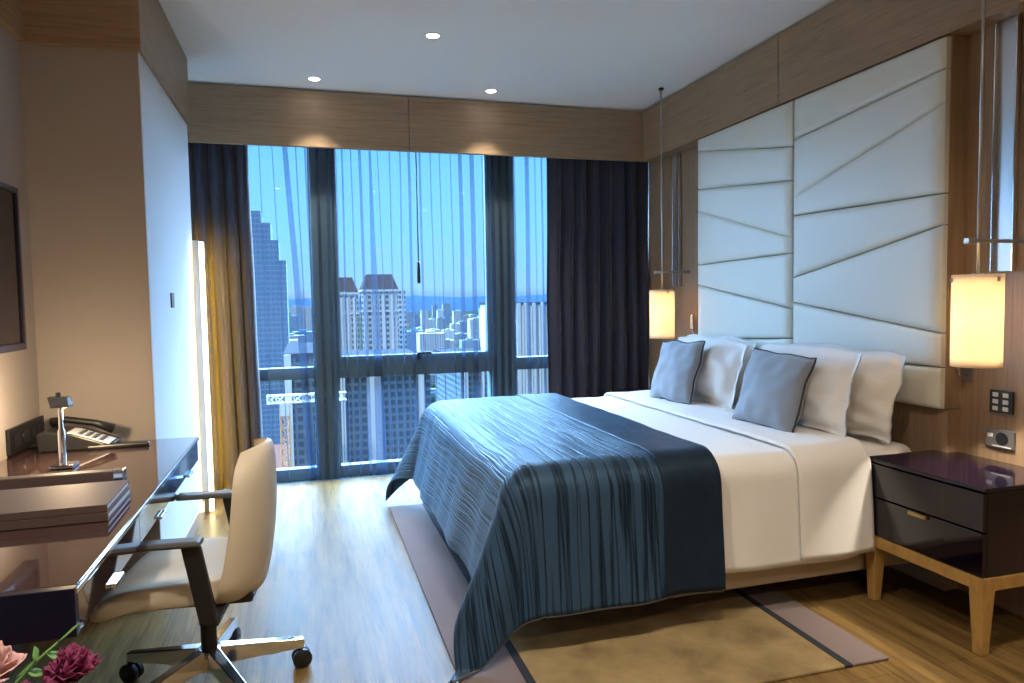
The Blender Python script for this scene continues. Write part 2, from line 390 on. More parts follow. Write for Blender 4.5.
def sheer(label, x0, x1, pleats, seed):
    """Voile panel: flat runs with pressed pleats that lie three layers deep; (x at top, x at foot, width at top, width at foot)."""
    rnd = random.Random(seed); nv = 22; cols = []
    cols.append((x0, x0, 0, 0, 0))
    for (xt, xb, wt, wb) in sorted(pleats):
        cols += [(xt - .012, xb - .012, 0, 0, 0), (xt, xb, wt, wb, -.004), (xt, xb, 0, 0, -.010), (xt, xb, wt, wb, -.016), (xt, xb, 0, 0, -.022), (xt, xb, wt, wb, -.028), (xt + .012, xb + .012, wt, wb, -.008)]
    cols.append((x1, x1, 0, 0, 0))
    def fn(i, j):
        xt, xb, wt, wb, dy = cols[i]; q = j / (nv - 1); z = .003 + 2.55 * q
        x = (xt + wt) * q + (xb + wb) * (1 - q) + .008 * mnoise.noise((xt * 6, q * 2.5, seed))
        return (x, 5.352 + dy + .008 * mnoise.noise((xt * 4, q * 2, seed + 9)), z)
    o = MB().grid(len(cols), nv, fn).build('sheer_curtain', M['sheer'], smooth=False)
    return tag(o, label, 'curtain')
sheer('left sheer voile curtain panel hanging in front of the left and middle glass', -.42, .825,
      [(-.29, -.27, .006, .008), (-.20, -.16, .006, .007), (-.13, -.02, .035, .05), (-.04, .0, .008, .01), (.02, .05, .012, .02), (.10, .10, .02, .03), (.17, .16, .02, .02), (.235, .235, .008, .008), (.28, .27, .012, .014),
       (.345, .35, .008, .01), (.40, .42, .02, .024), (.475, .47, .012, .09), (.53, .60, .006, .01), (.62, .64, .008, .01), (.70, .69, .01, .012), (.76, .76, .02, .025)], 2)
sheer('right sheer voile curtain panel hanging between the middle glass and the dark curtain', .832, 1.92,
      [(.845, .845, .015, .02), (.93, .94, .008, .008), (1.0, 1.01, .008, .01), (1.085, 1.09, .008, .01), (1.15, 1.14, .03, .035), (1.235, 1.24, .035, .04), (1.33, 1.34, .008, .01), (1.40, 1.40, .03, .03), (1.46, 1.46, .03, .03), (1.52, 1.52, .03, .03), (1.575, 1.58, .02, .02), (1.68, 1.67, .035, .04), (1.76, 1.76, .008, .01), (1.81, 1.81, .015, .02)], 5)
w = empty('curtain_wand', (.822, 5.315, 1.44), 'slim curtain wand with a black grip hanging where the two sheers meet', 'wand')
MB().tube([(0, 0, .16), (0, 0, 1.1)], .005).build('rod', M['dark_grey'], w, smooth=True)
MB().lathe([(.006, 0), (.013, .01), (.013, .15), (.006, .17)], seg=12).build('grip', M['black'], w, smooth=True)

# ------------------------------------------------------------------ headboard
hb = empty('headboard', (2.60, 3.36, .79), 'tall cream padded headboard with slanted seams on the wood wall', 'headboard')
def panel(name, quad):
    """quad: (y,z) corners; a pillowy padded panel 4 to 7 cm proud."""
    n = 13
    cy_ = [q[0] for q in quad]; ins = .0028
    c = (sum(q[0] for q in quad) / 4, sum(q[1] for q in quad) / 4)
    quad = [(q[0] + (ins if q[0] < c[0] else -ins), q[1] + (ins if q[1] < c[1] else -ins)) for q in quad]
    (a, b_, c_, d) = quad   # bottom-left, bottom-right, top-right, top-left
    def P(u, v):
        y = (a[0] * (1 - u) + b_[0] * u) * (1 - v) + (d[0] * (1 - u) + c_[0] * u) * v
        z = (a[1] * (1 - u) + b_[1] * u) * (1 - v) + (d[1] * (1 - u) + c_[1] * u) * v
        return y, z
    def ss(i): t_ = i / (n - 1); return .5 - .5 * math.cos(PI * t_) if True else t_
    def fn(i, j):
        u, v = ss(i), ss(j); y, z = P(u, v)
        Lu = abs(b_[0] - a[0]); Lv = abs((d[1] + c_[1]) / 2 - (a[1] + b_[1]) / 2)
        du = min(u, 1 - u) * Lu; dv = min(v, 1 - v) * Lv; R = .014
        g = (1 - max(0, 1 - du / R) ** 2) * (1 - max(0, 1 - dv / R) ** 2)
        x = .0 - .013 * g ** .5 - .004 * math.sin(PI * u) * math.sin(PI * v)
        return (x + .012, y - 3.36, z - .79)
    m = MB().grid(n, n, fn)
    # side skirts back to the wall board
    rim = [fn(i, 0) for i in range(n)] + [fn(n - 1, j) for j in range(1, n)] + [fn(i, n - 1) for i in range(n - 2, -1, -1)] + [fn(0, j) for j in range(n - 2, 0, -1)]
    k = len(rim); m.add(rim + [(.04, p[1], p[2]) for p in rim], [(i, i + k, (i + 1) % k + k, (i + 1) % k) for i in range(k)])
    return m.build(name, M['leather'], hb, smooth=True)
yl, ym1, ym0, yr = 4.345, 3.362, 3.352, 2.385
Ls = [(2.378, 2.378), (2.301, 2.125), (2.039, 1.94), (1.895, 1.624), (1.525, 1.539), (1.386, 1.23), (1.011, 1.062), (.80, .80)]
Rs = [(2.378, 2.378), (2.159, 2.245), (1.837, 2.106), (1.744, 1.725), (1.401, 1.593), (1.265, 1.129), (.985, .982), (.80, .80)]
for (t0, t1), (b0, b1) in zip(Ls[:-1], Ls[1:]): panel('padded_panel', [(ym1, b1), (yl, b0), (yl, t0), (ym1, t1)])
for (t0, t1), (b0, b1) in zip(Rs[:-1], Rs[1:]): panel('padded_panel', [(yr, b1), (ym0, b0), (ym0, t0), (yr, t1)])
MB().box(.035, .12, yr - 3.36 - .003, yl - 3.36 + .003, 0.012, 1.592).build('backing_board', M['wood_v'], hb)

# ------------------------------------------------------------------ rug
rug = empty('area_rug', (1.2, 3.2, 0), 'rectangular rug under the bed, taupe borders around an olive gold field', 'rug')
ry0, ry1 = 1.975 - 3.2, 4.45 - 3.2
MB().box(.463 - 1.2, .675 - 1.2, ry0, ry1, .0005, .012).build('border', M['taupe_rug'], rug, bevel=.004)
MB().box(1.795 - 1.2, 1.952 - 1.2, ry0, ry1, .0005, .012).build('border', M['taupe_rug'], rug, bevel=.004)
MB().box(.705 - 1.2, 1.765 - 1.2, ry0, ry1, .0005, .012).build('field', M['gold_rug'], rug, bevel=.004)
for a, c in ((.675, .705), (1.765, 1.795)): MB().box(a - 1.2, c - 1.2, ry0, ry1, .0005, .0115).build('dark_stripe', M['navy_rug'], rug)

# ------------------------------------------------------------------ bed
BX0, BX1, BY0, BY1, BT = .73, 2.575, 2.46, 4.32, .64
bed = empty('bed', (1.6, 3.39, 0), 'large double bed with tan fabric base against the padded headboard', 'bed')
MB().box(BX0 + .02 - 1.6, BX1 - 1.6, BY0 + .01 - 3.39, BY1 - .01 - 3.39, .10, .34).build('bed_base', M['base_fabric'], bed, bevel=.012)
MB().box(BX0 - 1.6 + .01, BX1 - 1.6, BY0 - 3.39 + .005, BY1 - 3.39 - .005, .345, BT - .005).build('mattress', M['sheet'], bed, bevel=.05, seg=4, smooth='auto')
for sx in (BX0 + .15, BX1 - .15):
    for sy_ in (BY0 + .2, BY1 - .2):
        MB().lathe([(.025, .0125), (.032, .10)], sx - 1.6, sy_ - 3.39, 14).build('leg', M['black'], bed)

EX, EY0, EY1, RR = .795, 2.505, 4.275, .075   # where the cloth starts to turn down; turn radius
def drape(u, v, top, off, foot=True, flare=.13, wob=.01, seed=0):
    du = max(0, EX - u) if foot else 0
    dn = max(0, EY0 - v); df_ = max(0, v - EY1); dv = dn + df_
    r = math.hypot(du, dv)
    R = RR + off
    x = max(u, EX) if foot else u; y = min(max(v, EY0), EY1)
    wr = .004 * mnoise.noise((u * 5, v * 5, seed)) + .003 * mnoise.noise((u * 13, v * 6, seed + 2))
    if r < 1e-6: return (x, y, top + off + wr)
    ux, uy = -du / r, (-dn + df_) / r
    arc = R * PI / 2
    if r < arc: h = R * math.sin(r / R); d = R * (1 - math.cos(r / R))
    else: h = R + (.07 + .16 * (du / r) ** 2) * (r - arc); d = R + .998 * (r - arc)
    q = max(0, d / .55)
    if du > 0 and dv > 0:
        th = math.atan2(dv, du) / (PI / 2)
        pk = math.sin(PI * th) ** 1.2
        pk = math.sin(PI * min(1, th ** .75)) ** 1.3
        h += .25 * flare * pk * q ** 1.3
        x -= 1.25 * flare * pk * q ** 1.25; y += (-.12 if dn > 0 else .8) * flare * pk * q ** 1.25
        h -= .04 * q * math.exp(-((th - .78) / .1) ** 2)
    else:
        s = v if du > 0 else u
        h += wob * q * (math.sin(s * 9 + seed) + .6 * math.sin(s * 17 + 1.3 * seed)) + .006 * mnoise.noise((s * 8, r * 3, seed))
    z = top + off - d + wr * max(0, 1 - q)
    if z < .022:
        h += (.022 - z) * .8; z = .022 + .004 * (1 + mnoise.noise((u * 20, v * 20, 1)))
    return (x + ux * h, y + uy * h, z)

# duvet: lies over mattress, hangs on both sides, hidden at the foot by the throw
du_ = empty('duvet', (1.6, 3.39, .64), 'white duvet spread over the bed with its top edge folded back', 'duvet')
def shift(p, c): return (p[0] - c[0], p[1] - c[1], p[2] - c[2])
C0 = (1.6, 3.39, .64)
def cloth(name, mat, parent, c, us, vs, top, off, seed, foot, flare=.13, wob=.01, solid=.008, vtrim=None, uvc=True):
    nu, nv = len(us), len(vs)
    def fn(i, j):
        v = vs[j]
        if vtrim: v = vtrim(us[i], v)
        return shift(drape(us[i], v, top, off, foot, flare, wob, seed), c)
    m = MB().grid(nu, nv, fn, lambda i, j: (us[i], vs[j]))
    return m.build(name, mat, parent, smooth=True, solid=solid)
def lin(a, b, n): return [a + (b - a) * i / (n - 1) for i in range(n)]
vs = lin(EY0 - .50, EY1 + .46, 110)
cloth('cover', M['sheet'], du_, C0, lin(.81, 2.20, 60), vs, BT, .014, 3, False, wob=.012, solid=.012)
# turned-back top edge lying over the cover
def tt(u, v): return v + .02 * math.sin(u * 3) if v < EY0 else v
cloth('turned_edge', M['sheet'], du_, C0, lin(1.90, 2.258, 26), lin(EY0 - .515, EY1 + .44, 110), BT, .036, 8, False, wob=.008, solid=.014)
# rounded roll of the turned edge on the head side
pts = [shift((2.258, y, BT + .026), C0) for y in lin(EY0, EY1, 40)]
MB().tube(pts, .017, 10).build('folded_hem', M['sheet'], du_, smooth=True)

th = empty('bed_throw', (.9, 3.39, .67), 'dark blue pleated throw draped over the foot of the bed down to the floor', 'throw')
C1 = (.9, 3.39, .67)
ev = lambda a, b, n: lin(a, b, n)
def vt(u, v): return v
vs = lin(EY0 - .60, EY1 + .50, 150)
cloth('pleated_cover', M['throw'], th, C1, lin(EX - .545, 1.285, 130), vs, BT, .05, 5, True, flare=.105, wob=.012, solid=.008)
cloth('border_band', M['throw_band'], th, C1, lin(1.278, 1.525, 30), vs, BT, .056, 5, True, wob=.012, solid=.01)
hem = [shift(drape(u, EY0 - .60, BT, .05, True, .105, .012, 5), C1) for u in lin(EX - .535, 1.52, 90)]
MB().tube(hem, .005, 6).build('piping', M['dark_grey'], th, smooth=True)

# ------------------------------------------------------------------ pillows
def pillow_mesh(w, h, T, flange=0, seed=0, n=27, k=.05, wr=.02):
    m = MB()
    def side(sg):
        def fn(i, j):
            u = -1 + 2 * i / (n - 1); v = -1 + 2 * j / (n - 1)
            u = math.copysign(abs(u) ** .8, u); v = math.copysign(abs(v) ** .8, v)
            x = w / 2 * u * (1 - k * (1 - v * v) * u * u); z = h / 2 * v * (1 - k * (1 - u * u) * v * v)
            fu = 1 - 2 * flange / w; fv = 1 - 2 * flange / h
            a = max(0, 1 - (u / fu) ** 2); c = max(0, 1 - (v / fv) ** 2)
            t_ = T / 2 * (a * c) ** .42
            t_ *= 1 + .12 * mnoise.noise((u * 1.5, v * 1.5, seed))
            nz = wr * mnoise.noise((u * 3.5 + seed, v * 3.0, sg)) * min(1, t_ * 30)
            x += .02 * mnoise.noise((v * 1.6, seed, 4)); z += .02 * mnoise.noise((u * 1.8, seed, 9)) - (.03 * max(0, v) * abs(u) ** 3 if flange else 0)
            y = sg * (t_ + .002) + nz + (.01 * mnoise.noise((u * 5, v * 5, seed + 3)) if flange and t_ < .004 else 0)
            return (x, y, z)
        return fn
    m.grid(n, n, side(-1)); m.grid(n, n, side(1))
    o = n * n; rim = [(i, 0) for i in range(n)] + [(n - 1, j) for j in range(1, n)] + [(i, n - 1) for i in range(n - 2, -1, -1)] + [(0, j) for j in range(n - 2, 0, -1)]
    idx = [i * n + j for i, j in rim]; K = len(idx)
    m.f += [(idx[i], idx[(i + 1) % K], idx[(i + 1) % K] + o, idx[i] + o) for i in range(K)]
    return m, [m.v[i] for i in idx]
# local: x across, z up, y thickness (front is -y)
def pillow(name, label, cat, loc, w, h, T, lean, rz, roll, mat, seed, flange=0, pipe=None, group=None):
    m, rim = pillow_mesh(w, h, T, flange, seed, wr=.02 if flange else .007)
    r = empty(name, loc, label, cat, group=group)
    r.rotation_euler = Matrix.Rotation(rz, 3, 'Z').to_euler()
    R_ = Matrix.Rotation(rz, 3, 'Z') @ Matrix.Rotation(lean, 3, 'X') @ Matrix.Rotation(roll, 3, 'Y')
    r.rotation_euler = R_.to_euler()
    m.v = [(p[0], p[1], p[2] + h / 2) for p in m.v]
    m.build('pillowcase' if flange or not pipe else 'cushion_cover', mat, r, smooth=True)
    if pipe: MB().tube([(p[0], p[1] + .002, p[2] + h / 2) for p in rim], .0055, 6, True).build('piping', pipe, r, smooth=True)
    return r
RZ = -PI / 2   # local -y faces the foot of the bed (-x)
g = 'white bed pillows'
pillow('pillow', 'white pillow nearest the right nightstand, leaning on the headboard behind another', 'pillow', (2.41, 2.83, .66), .76, .415, .15, -.22, RZ, .02, M['sheet'], 1, .035, None, g)
pillow('pillow', 'white pillow with flat edge behind the right grey cushion', 'pillow', (2.235, 2.885, .68), .74, .405, .15, -.25, RZ - .02, -.02, M['sheet'], 2, .035, None, g)
pillow('pillow', 'white pillow at the back left, leaning on the headboard', 'pillow', (2.41, 3.90, .66), .78, .415, .15, -.22, RZ, .0, M['sheet'], 3, .035, None, g)
pillow('pillow', 'white pillow standing just behind the left grey cushion', 'pillow', (2.235, 3.74, .68), .72, .40, .15, -.25, RZ + .03, .02, M['sheet'], 4, .035, None, g)
g = 'grey throw cushions'
pillow('cushion', 'grey velvet cushion leaning on the far left pillows', 'cushion', (2.085, 3.80, .675), .41, .38, .12, -.30, RZ + .10, -.02, M['grey_velvet'], 5, 0, M['piping'], g)
pillow('cushion', 'grey velvet cushion with dark piping in front of the right pillows', 'cushion', (2.085, 2.90, .672), .43, .375, .12, -.30, RZ + .06, .05, M['grey_velvet'], 6, 0, M['piping'], g)

# ------------------------------------------------------------------ nightstands
ns = empty('nightstand', (2.485, 2.160, 0), 'glossy aubergine two-drawer nightstand on golden oak legs, right of the bed', 'nightstand')
NX, NY = .215, .276
MB().box(-NX + .012, NX, -NY + .001, NY - .001, .29, .596).build('body', M['lacquer'], ns, bevel=.002)
MB().box(-NX - .004, NX, -NY - .004, NY + .004, .599, .613).build('top', M['lacquer'], ns, bevel=.002)
for z0, z1 in ((.293, .450), (.456, .593)):
    d = MB().box(-NX - .006, -NX + .010, -NY, NY, z0, z1).build('drawer', M['lacquer'], ns, bevel=.002)
    if z0 < .4:
        MB().box(-NX - .018, -NX - .004, -.045, .04, .432, .449).build('handle', M['brass'], d, bevel=.003)
b = MB()
b.box(-NX - .002, -NX + .03, -NY + .02, NY - .02, .238, .288).box(NX - .03, NX, -NY + .02, NY - .02, .238, .288)
b.box(-NX + .02, NX - .02, -NY, -NY + .03, .238, .288).box(-NX + .02, NX - .02, NY - .03, NY, .238, .288)
b.build('base_frame', M['gold_wood'], ns, bevel=.003)
for sx in (-1, 1):
    for s2 in (-1, 1):
        def q(wd, z): 
            x1 = sx * (NX + (.003 if sx < 0 else 0)); y1 = s2 * (NY + .002); x0 = x1 - sx * wd; y0 = y1 - s2 * wd
            xs = sorted((x0, x1)); ys = sorted((y0, y1))
            return [(xs[0], ys[0], z), (xs[1], ys[0], z), (xs[1], ys[1], z), (xs[0], ys[1], z)]
        def q2(wd, z, inset):
            x1 = sx * (NX - inset + (.003 if sx < 0 else 0)); y1 = s2 * (NY + .002 - inset); x0 = x1 - sx * wd; y0 = y1 - s2 * wd
            xs = sorted((x0, x1)); ys = sorted((y0, y1))
            return [(xs[0], ys[0], z), (xs[1], ys[0], z), (xs[1], ys[1], z), (xs[0], ys[1], z)]
        MB().hexa(q2(.036, .0, .012), q(.062, .289)).build('leg', M['gold_wood'], ns, bevel=.003)
n2 = copy_tree(ns); n2.location = (2.485, 4.66, 0); n2['label'] = 'aubergine nightstand mostly hidden behind the far side of the bed'
tag(ns, group='bedside nightstands'); n2['group'] = 'bedside nightstands'

# ------------------------------------------------------------------ pendant lamps
def pendant(loc, label, r, h, armlen):
    p = empty('pendant_lamp', loc, label, 'lamp', group='bedside pendant lamps')
    MB().grid(40, 12, lambda i, j: (r * math.cos(2 * PI * i / 40), r * math.sin(2 * PI * i / 40), h * j / 11), None, True).build('lamp_shade', M['shade'], p, smooth=True, solid=.003)
    b = MB()
    for a in range(3):
        c_, s_ = math.cos(a * 2 * PI / 3 + .5), math.sin(a * 2 * PI / 3 + .5)
        b.tube([(0, 0, h - .02), (c_ * (r - .002), s_ * (r - .002), h - .02)], .003, 6)
        b.lathe([(.006, h - .028), (.006, h - .012)], c_ * (r + .003), s_ * (r + .003), 8)
    b.lathe([(.02, h - .06), (.02, h + .005)], seg=14); b.build('shade_carrier', M['shade_frame'], p, smooth='auto')
    MB().lathe([(.008, h * .40), (.03, h * .46), (.034, h * .56), (.02, h * .68), (.016, h - .06)], seg=14).build('bulb', M['bulb'], p, smooth=True)
    MB().lathe([(.022, h - .012), (r - .002, h - .012), (r - .002, h - .009), (.022, h - .009)], seg=32).build('shade_cap', M['shade'], p)
    top = CZ - .001 - loc[2]
    MB().tube([(0, 0, h), (0, 0, top - .012)], .006, 8).build('rod', M['steel'], p, smooth=True)
    MB().lathe([(.018, top - .014), (.018, top)], seg=14).build('ceiling_cup', M['black'], p)
    za = h + .12
    MB().box(-.05, armlen, -.006, .006, za, za + .014).box(-.06, -.02, -.012, .012, za - .004, za + .018).build('stabilizer_arm', M['steel'], p, bevel=.002)
    pl = bpy.data.lights.new('pendant_bulb', 'POINT'); pl.energy = 130; pl.color = (1, .88, .71); pl.shadow_soft_size = .04
    lo = bpy.data.objects.new('pendant_bulb', pl); COL.objects.link(lo); lo.parent = p; lo.location = (0, 0, h * .5)
    return p
M['bulb'] = emit('warm_bulb', (1, .75, .4, 1), 5)
pendant((2.45, 2.085, 1.02), 'lit cylindrical pendant lamp with opal shade over the right nightstand', .084, .35, .245)
pendant((2.47, 4.60, 1.01), 'lit cylindrical pendant lamp with opal shade in the far corner by the dark curtain', .087, .35, .225)
def channel(y, label):
    c = empty('wall_channel', (XW, y, 1.385), label, 'channel', group='bedside metal wall channels')
    MB().box(-.012, 0, -.042, .042, 0, .998).build('backplate', M['steel'], c, bevel=.002)
    MB().box(-.03, -.012, -.048, -.042, 0, .998).box(-.03, -.012, .042, .048, 0, .998).build('edge', M['chrome'], c, bevel=.001)
channel(2.19, 'vertical brushed steel channel on the wall behind the right pendant lamp')
channel(4.80, 'vertical brushed steel channel on the wall behind the far pendant lamp')
def reading(y, z, label):
    r = empty('reading_light', (XW, y, z), label, 'reading light', group='bedside reading lights')
    MB().box(-.012, 0, -.025, .025, -.03, .05).build('backplate', M['grey_plate'], r, bevel=.003)
    MB().tube([(-.012, 0, .0), (-.05, 0, .0), (-.06, 0, .03), (-.062, 0, .05)], .006, 8).build('stem', M['chrome'], r, smooth=True)
    MB().lathe([(.011, .0), (.016, .01), (.016, .10), (.010, .115)], -.062, 0, 14).build('head', M['chrome'], r, smooth=True).location = (0, 0, .04)
reading(2.345, .95, 'small chrome reading light on the wall beside the right pendant shade')
reading(4.50, 1.03, 'small chrome reading light on the wall beside the far pillows')
# wall switch plates on the bed wall
sw = empty('switch_panel', (XW, 2.19, .855), 'square black six-button switch panel on the wood wall above the nightstand', 'switch')
MB().box(-.012, 0, -.05, .05, -.046, .046).build('plate', M['black'], sw, bevel=.003)
for i in range(2):
    for j in range(3):
        yb = .022 - i * .044; zb = .028 - j * .028
        MB().box(-.016, -.012, yb - .012, yb + .012, zb - .009, zb + .009).build('button', M['white_plastic'], sw, bevel=.002)
so = empty('wall_socket', (XW, 2.192, .703), 'grey metal power socket plate on the wood wall just above the nightstand', 'socket')
MB().box(-.012, 0, -.062, .062, -.038, .038).build('plate', M['grey_plate'], so, bevel=.003)
b = MB(); b.grid(24, 2, lambda i, j: (-.0145 + .002 * j, -.012 + .027 * math.cos(2 * PI * i / 24) * (1 - 0 * j), .027 * math.sin(2 * PI * i / 24)), None, True)
b.add([(-.0145, -.012 + .027 * math.cos(2 * PI * i / 24), .027 * math.sin(2 * PI * i / 24)) for i in range(24)], [tuple(range(24))]); b.build('outlet', M['black'], so)
MB().box(-.0145, -.012, .028, .052, .002, .018).build('rocker', M['white_plastic'], so, bevel=.001)
MB().box(-.0145, -.012, -.05, .03, -.034, -.029).build('label_strip', M['white_plastic'], so)

# ------------------------------------------------------------------ downlights
def downlight(x, y, label, power=22, angle=80, z=CZ, col=(1, .87, .70)):
    d = empty('downlight', (x, y, z), label, 'downlight', group='ceiling downlights')
    MB().lathe([(.036, -.004), (.05, -.004), (.05, .0), (.036, .0)], seg=28, cap=False).build('trim_ring', M['white_plastic'], d, smooth='auto')
    MB().lathe([(.001, -.0025), (.036, -.0025)], seg=28, cap=False).build('lens', M['downlight'], d)
    L = bpy.data.lights.new('downlight_beam', 'SPOT'); L.energy = power; L.spot_size = math.radians(angle); L.spot_blend = .7; L.color = col; L.shadow_soft_size = .035
    o = bpy.data.objects.new('downlight_beam', L); COL.objects.link(o); o.parent = d; o.location = (0, 0, -.012)
downlight(.10, 4.94, 'small lit downlight near the left end of the window pelmet', 40)
downlight(1.31, 4.94, 'small lit downlight near the middle of the window pelmet', 40)
downlight(.73, 4.0, 'small lit downlight in the middle of the ceiling', 30, 95)
for x, y, pw in ((2.1, 1.3, 18), (.9, 1.2, 48), (-.3, 1.2, 70), (1.9, -.6, 40), (.4, -.8, 90)):  # unseen downlights added as fill for the room
    downlight(x, y, 'unseen ceiling downlight added as fill above the viewpoint', pw, 120)

# ------------------------------------------------------------------ glowing strip added for the bright end of the pier
ls = empty('glow_strip', (-.66, 4.738, 0), 'tall glowing strip added for the bright window end of the white pier', 'glow strip')
MB().box(-.03, .042, -.016, .0, .0, 1.70).build('strip_back', M['steel'], ls, bevel=.002)
MB().box(.042, .064, -.022, .008, .015, 1.69).build('glow_bar', M['strip_glow'], ls)

L = bpy.data.lights.new('curtain_gold_wash', 'AREA'); L.shape = 'RECTANGLE'; L.size = .06; L.size_y = 1.64; L.energy = 6; L.color = (1, .52, .03); L.spread = math.radians(66)  # area light added to turn the left curtain gold
o = bpy.data.objects.new('curtain_gold_wash', L); COL.objects.link(o); o.parent = ls; o.location = (.008, .016, .86); o.rotation_euler = (PI / 2, 0, 0)
sm = MB().box(-.004, .004, -.036, .036, -.038, .038).build('wall_switch', M['black'], None, bevel=.002); sm.location = (-.654, 3.95, 1.33)
tag(sm, 'small black switch on the white pier', 'switch')

# ------------------------------------------------------------------ desk
DX0, DX1, DY0, DY1, DT = -1.098, -.463, 1.577, 3.26, .74
dk = empty('desk', (-.78, 2.42, 0), 'long glossy dark lacquer desk along the beige wall', 'desk')
def rel(b, c): b.v = [(p[0] - c[0], p[1] - c[1], p[2] - c[2]) for p in b.v]; return b
DC = (-.78, 2.42, 0)
rel(MB().box(DX0, DX1, DY0 + .0205, DY1, DT - .02, DT), DC).build('desktop', M['desk_lacquer'], dk, bevel=.002)
rel(MB().box(DX1 - .001, DX1 + .004, DY0, DY1, DT - .014, DT - .002), DC).build('edge_trim', M['chrome'], dk, bevel=.001)
rel(MB().box(DX0, DX1, DY0 - .004, DY0 + .02, DT - .10, DT - .0005), DC).build('end_panel', M['desk_end'], dk, bevel=.002)
rel(MB().box(DX0, DX1 - .03, DY1 - .03, DY1, DT - .10, DT - .021).box(DX0, DX1 - .03, DY0 + .03, DY1 - .03, DT - .10, DT - .09), DC).build('tray', M['desk_end'], dk)
ys = lin(DY0 + .022, DY1, 4)
for a, c in zip(ys[:-1], ys[1:]):
    d = rel(MB().box(DX1 - .028, DX1 - .002, a, c - .003, DT - .10, DT - .022), DC).build('drawer', M['desk_lacquer'], dk, bevel=.001)
    rel(MB().box(DX1 - .003, DX1 + .010, (a + c) / 2 - .04, (a + c) / 2 + .04, DT - .104, DT - .094), DC).build('handle', M['chrome'], d, bevel=.002)
rel(MB().box(DX0, DX0 + .04, DY0 + .1, DY1 - .001, .10, DT - .101), DC).build('wall_bracket', M['desk_end'], dk)

# folios on the desk
def folio(name, label, loc, rz, L, W, T):
    r = empty(name, loc, label, 'folder', rz)
    MB().box(-W, 0, 0, L, 0, .004).box(-W, 0, 0, L, T - .004, T).box(-W, 0, 0, .004, 0, T).build('cover', M['brown_leather'], r, bevel=.002)
    MB().box(-W + .005, -.004, .0045, L - .006, .0045, T - .0045).build('pages', M['paper'], r)
    return r
folio('leather_folder', 'lower brown leather folder of the stack on the desk', (-.515, 2.045, DT + .0005), .02, .285, .40, .022)
folio('leather_folder', 'upper brown leather folder lying on top of the other one', (-.518, 2.052, DT + .023), .025, .28, .40, .020)
rb = empty('pen_tray', (-.565, 2.455, DT), 'long dark pen box with a chrome end behind the folders', 'box')
MB().box(-.40, -.03, -.022, .022, 0.0005, .05).build('box', M['brown_leather'], rb, bevel=.004)
MB().box(-.03, .0, -.022, .022, 0.0005, .052).build('end_cap', M['chrome'], rb, bevel=.003)

# desk lamp
lp = empty('desk_lamp', (-.838, 2.80, DT), 'slim chrome desk lamp with a small flat square head', 'lamp')
MB().box(-.035, .042, -.035, .035, 0.0005, .014).build('base', M['chrome'], lp, bevel=.004)
MB().lathe([(.012, .014), (.012, .13), (.007, .14), (.007, .213)], seg=14).build('stem', M['chrome'], lp, smooth='auto')
MB().box(-.024, .034, -.026, .026, .213, .220).hexa([(-.024, -.026, .2205), (.034, -.026, .2205), (.034, .026, .2205), (-.024, .026, .2205)], [(-.034, -.020, .252), (.028, -.020, .248), (.028, .020, .248), (-.034, .020, .252)]).build('head', M['grey_plate'], lp, bevel=.002)
MB().lathe([(.008, .249), (.008, .264), (.004, .266)], -.004, 0, 12).build('knob', M['dark_grey'], lp)
L = bpy.data.lights.new('desk_lamp_light', 'POINT'); L.energy = 4.5; L.color = (1, .72, .42); L.shadow_soft_size = .03
o = bpy.data.objects.new('desk_lamp_light', L); COL.objects.link(o); o.parent = lp; o.location = (.0, .05, .19)

# telephone
ph = empty('telephone', (-.895, 3.20, DT), 'black and grey desk telephone at the far end of the desk', 'telephone')
prof = [(-.12, .0005), (.12, .0005), (.135, .012), (.08, .035), (.0, .066), (-.10, .082), (-.125, .07)]
MB().prism(prof, 'y', -.09, .09).build('body', M['black'], ph, bevel=.006)
MB().prism([(.125, .018), (.08, .0355), (.0, .0665), (-.02, .0705), (-.02, .0735), (.0, .070), (.08, .039), (.127, .0205)], 'y', -.085, .03).build('keypad', M['paper'], ph)
for i in range(3):
    for j in range(4):
        x = .02 + j * .024; z = .0605 - j * .0094 + .001
        MB().box(x - .008, x + .008, -.07 + i * .03, -.05 + i * .03, z - .002, z + .004).build('key', M['dark_grey'], ph)
hs = MB().tube([(-.115, .062, .095), (-.06, .062, .105), (.04, .062, .085), (.11, .062, .055)], [.02, .013, .013, .02], 10)
hs.build('handset', M['black'], ph, smooth=True)
rc = MB().box(-.11, .11, -.018, .018, .0005, .018).build('remote_control', M['black'], None, bevel=.006); rc.location = (-.735, 3.12, DT); rc.rotation_euler = (0, 0, .06)
tag(rc, 'thin black remote control lying beside the telephone', 'remote control')

sp2 = empty('socket_panel', (-1.1, 3.26, .796), 'long dark power and media socket panel on the beige wall above the desk', 'socket')
MB().box(.0, .014, -.205, .205, -.05, .05).build('plate', M['black'], sp2, bevel=.003)
for yy in (-.13, -.04): MB().box(.014, .0165, yy - .03, yy + .03, -.025, .025).build('outlet', M['tv_frame'], sp2, bevel=.002)
MB().box(.014, .016, -.085, -.06, .0, .012).build('indicator', M['chrome'], sp2)
for k in range(3): MB().box(.014, .0165, .03 + k * .05, .065 + k * .05, -.018, .018).build('port', M['tv_frame'], sp2, bevel=.002)

